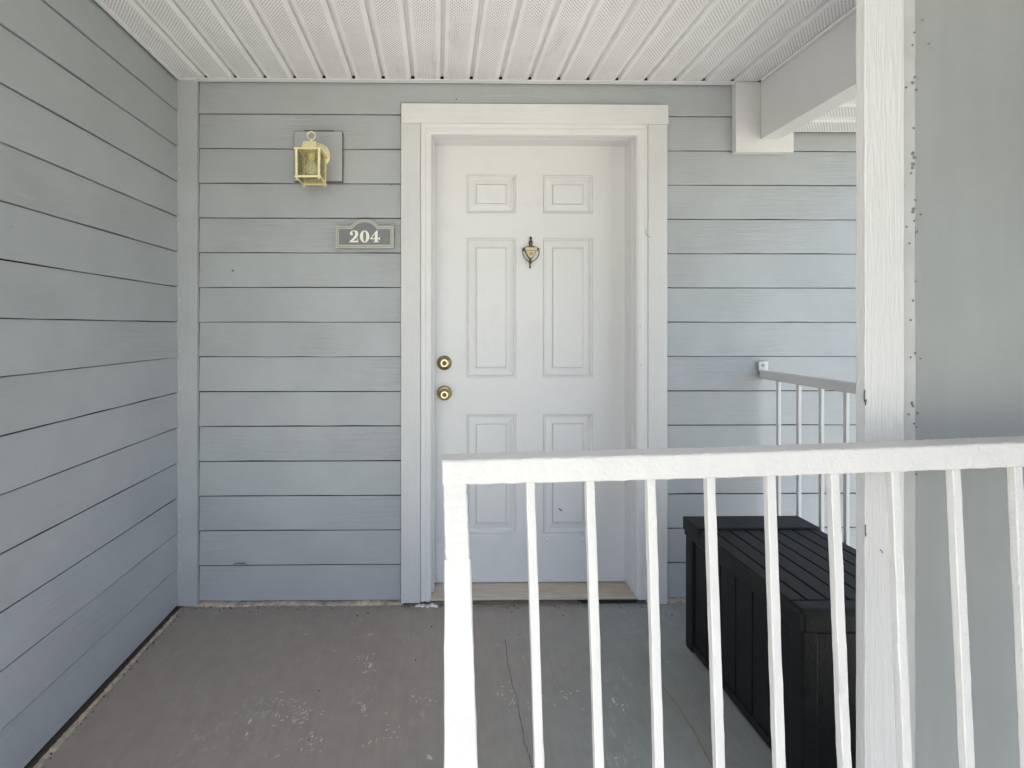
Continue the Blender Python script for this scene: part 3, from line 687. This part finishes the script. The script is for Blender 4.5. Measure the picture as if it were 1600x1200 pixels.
two_top = [(480, 636), (535, 600), (588, 553), (609, 512), (614, 466), (606, 428), (580, 402), (540, 392), (495, 393), (450, 405), (425, 435), (418, 470), (428, 500), (450, 510), (475, 503), (488, 480), (482, 455), (466, 440), (475, 418), (500, 407), (524, 415), (539, 442), (541, 485), (530, 522), (500, 563), (455, 608), (405, 655)]
two = [(404, 673), (609, 673), (616, 580), (603, 580), (594, 618), (580, 636)] + two_top
zero_o = [(765 + 112 * math.cos(a), 535 + 143 * math.sin(a)) for a in [2 * math.pi * i / 36 for i in range(36)]]
zero_i = [(765 + 37 * math.copysign(abs(math.cos(a)) ** .75, math.cos(a)), 535 + 122 * math.sin(a)) for a in [2 * math.pi * i / 36 for i in range(36)]]
four = [(1074, 392), (1074, 574), (1106, 574), (1116, 548), (1129, 548), (1129, 622), (1116, 622), (1106, 600), (1074, 600), (1074, 648), (1098, 654), (1098, 671), (974, 671), (974, 654), (1006, 648), (1006, 600), (898, 600), (898, 578), (1050, 392)]
four_i = [(1006, 468), (1006, 574), (928, 574)]
for loops in ([two], [zero_o, zero_i], [four, four_i]):
    bm = nbm(); prism(bm, [[S(*p_) for p_ in l] for l in loops], YN - .0095, YN - .0072); obj('numeral', bm, m_num, sign)

# ------------------------------------------------------------------ thin screen wall at the right
scr_w = thing('screen_wall', 'smooth grey panel wall with a white wood grain edge board close at the right', 'wall')
YW = .80
xw0, xw1, xw2 = PX_(1352, YW), PX_(1413.5, YW), PX_(1428.5, YW + .010)
bm = nbm(); n = 40
bar(bm, [((xw0 + xw1) / 2, YW + .0095, -.16), ((xw0 + xw1) / 2, YW + .0095, ZC + .05)], xw1 - xw0, .019, (0, 1, 0), .0018, .00025, 60); obj('edge_board', bm, m_white_grain, scr_w, True)
bm = nbm(); bar(bm, [((xw1 + xw2) / 2 + .001, YW + .0135, -.16), ((xw1 + xw2) / 2 + .001, YW + .0135, ZC + .05)], xw2 - xw1 + .004, .009, (0, 1, 0), .003, .0003, 60); obj('caulk_strip', bm, m_strip, scr_w, True)
boxobj('panel', m_panel, scr_w, xw2 - .003, 1.47, YW + .0115, YW + .0185, -.16, ZC + .05)
bm = nbm()       # blistered, pitted paint along the joint
for (px, py, r_) in [(1430, 50, 3), (1427, 70, 4), (1431, 120, 6), (1428, 128, 7), (1433, 140, 4), (1429, 200, 4), (1428, 239, 7), (1430, 246, 6), (1428, 256, 8), (1427, 262, 5), (1425, 270, 3), (1432, 312, 5), (1429, 326, 6), (1428, 331, 6), (1430, 345, 3), (1434, 362, 5), (1422, 380, 3), (1418, 354, 3), (1440, 335, 3), (1453, 68, 3), (1443, 30, 3), (1417, 136, 3), (1440, 560, 3), (1431, 552, 5), (1424, 558, 3), (1426, 630, 4), (1428, 634, 5), (1436, 646, 4), (1421, 648, 3), (1430, 662, 4), (1433, 668, 3), (1428, 470, 4), (1432, 440, 3), (1424, 500, 3), (1412, 100, 3), (1411, 66, 4), (1413, 290, 3), (1412, 345, 3), (1433, 742, 3)]:
    p = P(px, py, YW + .0065); s = r_ * .00032
    lathe(bm, (p.x, p.y + .002, p.z), [(s * 1.5, 0), (s * 1.2, .0014), (s * .5, .0022)], 'Y', 7)
for v in bm.verts: v.co += Vector((rnd.gauss(0, .0006), rnd.gauss(0, .0002), rnd.gauss(0, .0008)))
o = obj('paint_blister', bm, M('pitted_paint', (.20, .20, .185), .7).done(), scr_w); o['kind'] = 'stuff'

bm = nbm(); box(bm, 1.32, 1.47, -1.3, YW + .0105, -3.1, ZC + .05)  # unseen wall, added to keep light off the panel and edge board
tag(obj('added_shade_wall', bm, m_panel), 'plain grey wall added out of view to shade the panel wall and its edge board', 'wall')

# ------------------------------------------------------------------ black deck box
bx = thing('deck_box', 'black plastic storage box with slatted lid between the door and the side railing', 'storage box')
BX0, BX1, BY0, BY1, BZ = .972, 1.415, 1.168, 1.728, .50
bm = nbm(); box(bm, BX0 + .022, BX1 - .022, BY0 + .022, BY1 - .022, .012, .44); obj('box_body', bm, m_black, bx)
for (x, y) in ((BX0, BY0), (BX1 - .045, BY0), (BX0, BY1 - .045), (BX1 - .045, BY1 - .045)):
    boxobj('corner_post', m_black, bx, x, x + .045, y, y + .045, .0, .435, .006)
ny = 6; L = BY1 - BY0 - .094
for i in range(ny):
    for xx in (BX0 + .010, BX1 - .022):
        boxobj('plank', m_black, bx, xx, xx + .012, BY0 + .047 + L * i / ny + .0025, BY0 + .047 + L * (i + 1) / ny - .0025, .035, .425, .002)
nx = 5; L = BX1 - BX0 - .094
for i in range(nx):
    for yy in (BY0 + .010, BY1 - .022):
        boxobj('plank', m_black, bx, BX0 + .047 + L * i / nx + .0025, BX0 + .047 + L * (i + 1) / nx - .0025, yy, yy + .012, .035, .425, .002)
boxobj('base_skirt', m_black, bx, BX0 + .004, BX1 - .004, BY0 + .004, BY1 - .004, .008, .036, .004)
bm = nbm(); box(bm, BX0 - .006, BX1 + .006, BY0 - .006, BY1 + .004, .432, .492, .012, 3); lid = obj('lid', bm, m_black, bx, True)
gx = [BX0 - .004] + [1.016 + .0595 * i for i in range(7)] + [BX1 + .002]
for a, b in zip(gx, gx[1:]):
    boxobj('plank', m_black, lid, a + .0028, b - .0028, BY0 + .038, 1.622, .488, BZ, .0025)
boxobj('lid_rim', m_black, lid, BX0 - .002, BX1 + .002, BY0 + .0, BY0 + .0375, .485, BZ, .006)
boxobj('hinge_rail', m_black, lid, BX0 - .008, BX1 + .008, 1.626, BY1 + .006, .455, BZ + .007, .006)

# ------------------------------------------------------------------ front railing
fr = thing('railing', 'thick painted white picket railing in the foreground with its end post before the door', 'railing', 'white picket railings')
YF = .722; RD = .040
def rail_pt(px, py): v = P(px, py, YF); return Vector((v.x, YF + RD / 2, v.z))
pts = [rail_pt(691.5, 739.5), rail_pt(915, 733.6), rail_pt(1140, 727.5), rail_pt(1370, 719.5), rail_pt(1600, 710.8), rail_pt(1760, 704.5)]
hh = 40 * YF / F_PX
bm = nbm(); bar(bm, pts, RD, hh, (0, 0, 1), .0045, .00035, 26); top_rail = obj('top_rail', bm, m_rail, fr, True)
def rail_bottom(px):
    xs_ = [691.5, 915, 1140, 1370, 1600, 1760]; ys_ = [760, 753.5, 747, 739, 730, 724]
    for i in range(5):
        if px <= xs_[i + 1]: s = (px - xs_[i]) / (xs_[i + 1] - xs_[i]); return ys_[i] + (ys_[i + 1] - ys_[i]) * s
    return ys_[-1]
tops = [829, 922.5, 1018, 1111, 1205.5, 1305, 1400, 1495, 1592, 1688]; bots = [843, 937, 1031, 1126.5, 1221, 1324, 1419, 1517, 1614, 1711]
pxm = F_PX / YF
for tpx, bpx in zip(tops, bots):
    ty = rail_bottom(tpx); a = P(tpx, ty - 8, YF + RD / 2 - .006); b = P(bpx, 1190, YF + RD / 2 - .014)
    s = (a.z - .085) / (a.z - b.z); e = a + (b - a) * s
    a.y += .006; e.y += .006
    bm = nbm(); bar(bm, [e, a], .0150, .0120, (0, 1, 0), .0018, .00028, 34, sizes=((.0162, .0125), (.0145, .0118))); obj('baluster', bm, m_rail, fr, True)
zb0 = .075
e0 = rail_pt(705, 1190); 
bm = nbm(); bar(bm, [(rail_pt(700, 800).x, YF + RD / 2 - .011, zb0), (rail_pt(1760, 800).x + .03, YF + RD / 2 - .011, zb0 + .03)], .034, .034, (0, 0, 1), .004, .0004, 40); obj('bottom_rail', bm, m_rail, fr, True)
# end post: slim upper part, wider lower sleeve
def post(nm, p_top, p_bot, depth, rad, z_end=None):
    (l0, r0, y0_), (l1, r1, y1_) = p_top, p_bot
    a = P((l0 + r0) / 2, y0_, YF); b = P((l1 + r1) / 2, y1_, YF); wa, wb = (r0 - l0) / pxm, (r1 - l1) / pxm
    if z_end is not None:
        s = (a.z - z_end) / (a.z - b.z); b = a + (b - a) * s; wb = wa + (wb - wa) * s
    off = Vector((0, depth / 2 + (.0004 if nm == 'post' else .0), 0))
    bm = nbm(); bar(bm, [b + off, a + off], wb, depth, (0, 1, 0), rad, .0004, 36, sizes=((wb, depth), (wa, depth))); return obj(nm, bm, m_rail, fr, True)
post('post', (692.5, 729.5, 750), (696, 735, 880), .034, .004)
post('post_sleeve', (694.3, 735.4, 874), (694.3, 747, 1200), .040, .003, -.0)

# ------------------------------------------------------------------ floor wear
def blob(bm, c, a, b, rot, z, n=9):
    vs_ = []
    for k in range(n):
        t = 2 * math.pi * k / n; r_ = rnd.uniform(.55, 1.15); x, y = a * r_ * math.cos(t), b * r_ * math.sin(t)
        vs_.append(bm.verts.new((c.x + x * math.cos(rot) - y * math.sin(rot), c.y + x * math.sin(rot) + y * math.cos(rot), z)))
    bm.faces.new(vs_)
def strip(bm, pix, w0, z, jit=.0006):
    pts_ = []
    for i in range(len(pix) - 1):
        for k in range(8):
            s = k / 8; pts_.append(PF(pix[i][0] + (pix[i + 1][0] - pix[i][0]) * s, pix[i][1] + (pix[i + 1][1] - pix[i][1]) * s))
    pts_.append(PF(*pix[-1])); prev = None
    for i, p in enumerate(pts_):
        t = (pts_[min(i + 1, len(pts_) - 1)] - pts_[max(i - 1, 0)]).normalized(); nn = Vector((-t.y, t.x, 0)); w_ = w0 * rnd.uniform(.5, 1.3); p = p + nn * rnd.gauss(0, jit)
        cur = (bm.verts.new((p.x + nn.x * w_, p.y + nn.y * w_, z)), bm.verts.new((p.x - nn.x * w_, p.y - nn.y * w_, z)))
        if prev: bm.faces.new((prev[0], prev[1], cur[1], cur[0]))
        prev = cur
bm = nbm()
for (px, py, a, b, rot) in [(390, 1128, .013, .005, 1.3), (386, 1147, .007, .003, 1.2), (478, 991, .010, .0022, .35), (470, 982, .005, .0016, .9), (438, 1009, .006, .0016, .7), (440, 1082, .010, .002, .3), (522, 1017, .009, .0018, .25), (516, 961, .008, .0016, .1), (486, 1146, .010, .003, .7), (470, 1156, .008, .002, .6), (433, 1182, .010, .002, .4), (447, 1172, .004, .002, .5), (603, 1115, .007, .003, .3), (428, 1134, .010, .002, .1), (671, 1184, .012, .006, -.6), (609, 972, .004, .002, 0), (653, 971, .002, .003, 0), (563, 969, .003, .002, .2), (549, 970, .003, .002, .4), (785, 999, .003, .002, 0), (793, 997, .003, .002, 0), (778, 1008, .003, .002, 0), (878, 972, .003, .002, 0), (915, 1052, .003, .002, 0), (1043, 1035, .012, .0016, -.2), (962, 1185, .006, .003, 0), (820, 1073, .003, .002, 0), (979, 963, .004, .002, 0), (621, 1153, .004, .003, 0)]:
    blob(bm, PF(px, py), a, b, rot, .0012)
for (cx_, cy_, sx, sy, n_) in ((470, 1115, 26, 20, 60), (440, 1100, 30, 10, 26), (577, 1040, 7, 16, 26), (569, 1108, 6, 14, 26), (560, 1030, 14, 6, 14), (670, 1092, 14, 10, 22), (485, 1160, 16, 16, 24), (600, 1150, 30, 20, 18), (800, 1090, 20, 25, 26), (880, 1090, 25, 25, 18), (960, 1105, 25, 14, 20), (560, 980, 60, 30, 14)):
    for i in range(n_):
        p = PF(rnd.gauss(cx_, sx * .6), min(1260, rnd.gauss(cy_, sy * .6))); s = abs(rnd.gauss(0, .0018)) + .0006
        blob(bm, p, s * rnd.uniform(.8, 3), s * .8, rnd.choice((1.45, 1.2, .4, .1)) + rnd.gauss(0, .25), .0012, 6)
o = obj('paint_chip', bm, m_chip, floor); o['kind'] = 'stuff'
bm = nbm(); strip(bm, [(790, 1000), (794, 1040), (801, 1072), (808, 1090), (811, 1115), (817, 1140), (819, 1160), (828, 1185), (832, 1205), (838, 1240)], .0009, .0010, .0012); obj('crack', bm, m_gap, floor)
bm = nbm(); strip(bm, [(1036, 1073), (1060, 1105), (1086, 1146), (1112, 1196), (1130, 1235)], .0028, .0011, .0004); obj('rust_streak', bm, m_rust, floor)
bm = nbm(); strip(bm, [(1062, 1065), (1090, 1108), (1115, 1150)], .0026, .0011, .0004); obj('rust_streak', bm, m_rust2, floor)
# loose dirt and bits swept against the walls
bm = nbm()
def bit(c, s):
    lathe(bm, c, [(s * .4, 0), (s, s * .5), (s * .6, s * 1.1), (s * .15, s * 1.4)], 'Z', 6)
for i in range(170):
    t = rnd.random(); bit(Vector((XL + .02 + abs(rnd.gauss(0, .012)), 1.2 + .77 * t, .0005)), abs(rnd.gauss(0, .0011)) + .0006)
for i in range(240):
    bit(Vector((rnd.uniform(XL + .02, .98), D - .012 - abs(rnd.gauss(0, .018)), .0005)), abs(rnd.gauss(0, .0012)) + .0006)
for (px, py) in [(558, 993), (674, 980), (558, 963), (884, 955), (880, 962), (812, 992), (575, 959), (1074, 956), (799, 957), (1050, 962), (649, 1032), (498, 1080)]:
    bit(PF(px, py), rnd.uniform(.002, .0042))
for v in bm.verts: v.co += Vector((rnd.gauss(0, .0005), rnd.gauss(0, .0005), 0))
o = obj('debris', bm, m_dirt); o['kind'] = 'stuff'


# small scuffs: dark flecks and hairline scratches on the paint
def fleck(par, pix, Y, w_):
    bm = nbm(); tube(bm, [P(a, b, Y) for a, b in pix], w_, 5); return obj('scuff_mark', bm, m_scuff, par)
m_scuff = M('dark_scuff', (.10, .095, .09), .8).done()
fleck(door, [(873, 794.5), (875, 796), (878, 798)], YD - .0006, .0030)
fleck(door, [(1010, 357), (1008, 363), (1011, 368), (1017, 371)], YT - .0004, .0008)
fleck(scr_w, [(1351, 609), (1350.5, 620), (1351, 628), (1353.5, 624), (1352, 633)], YW - .0002, .0010)
fleck(scr_w, [(1352.5, 820), (1352, 830), (1352.5, 838), (1353.5, 834)], YW - .0002, .0008)
fleck(scr_w, [(1375, 859), (1378, 861), (1379, 864)], YW - .0002, .0010)
fleck(wall_b, [(362, 422), (365, 424)], D - .011, .0026)
fleck(wall_b, [(366, 881), (374, 880), (384, 880.5)], D - .011, .0022)
fleck(rr, [(1321, 601), (1324, 604), (1322, 606)], 1.62, .0012)
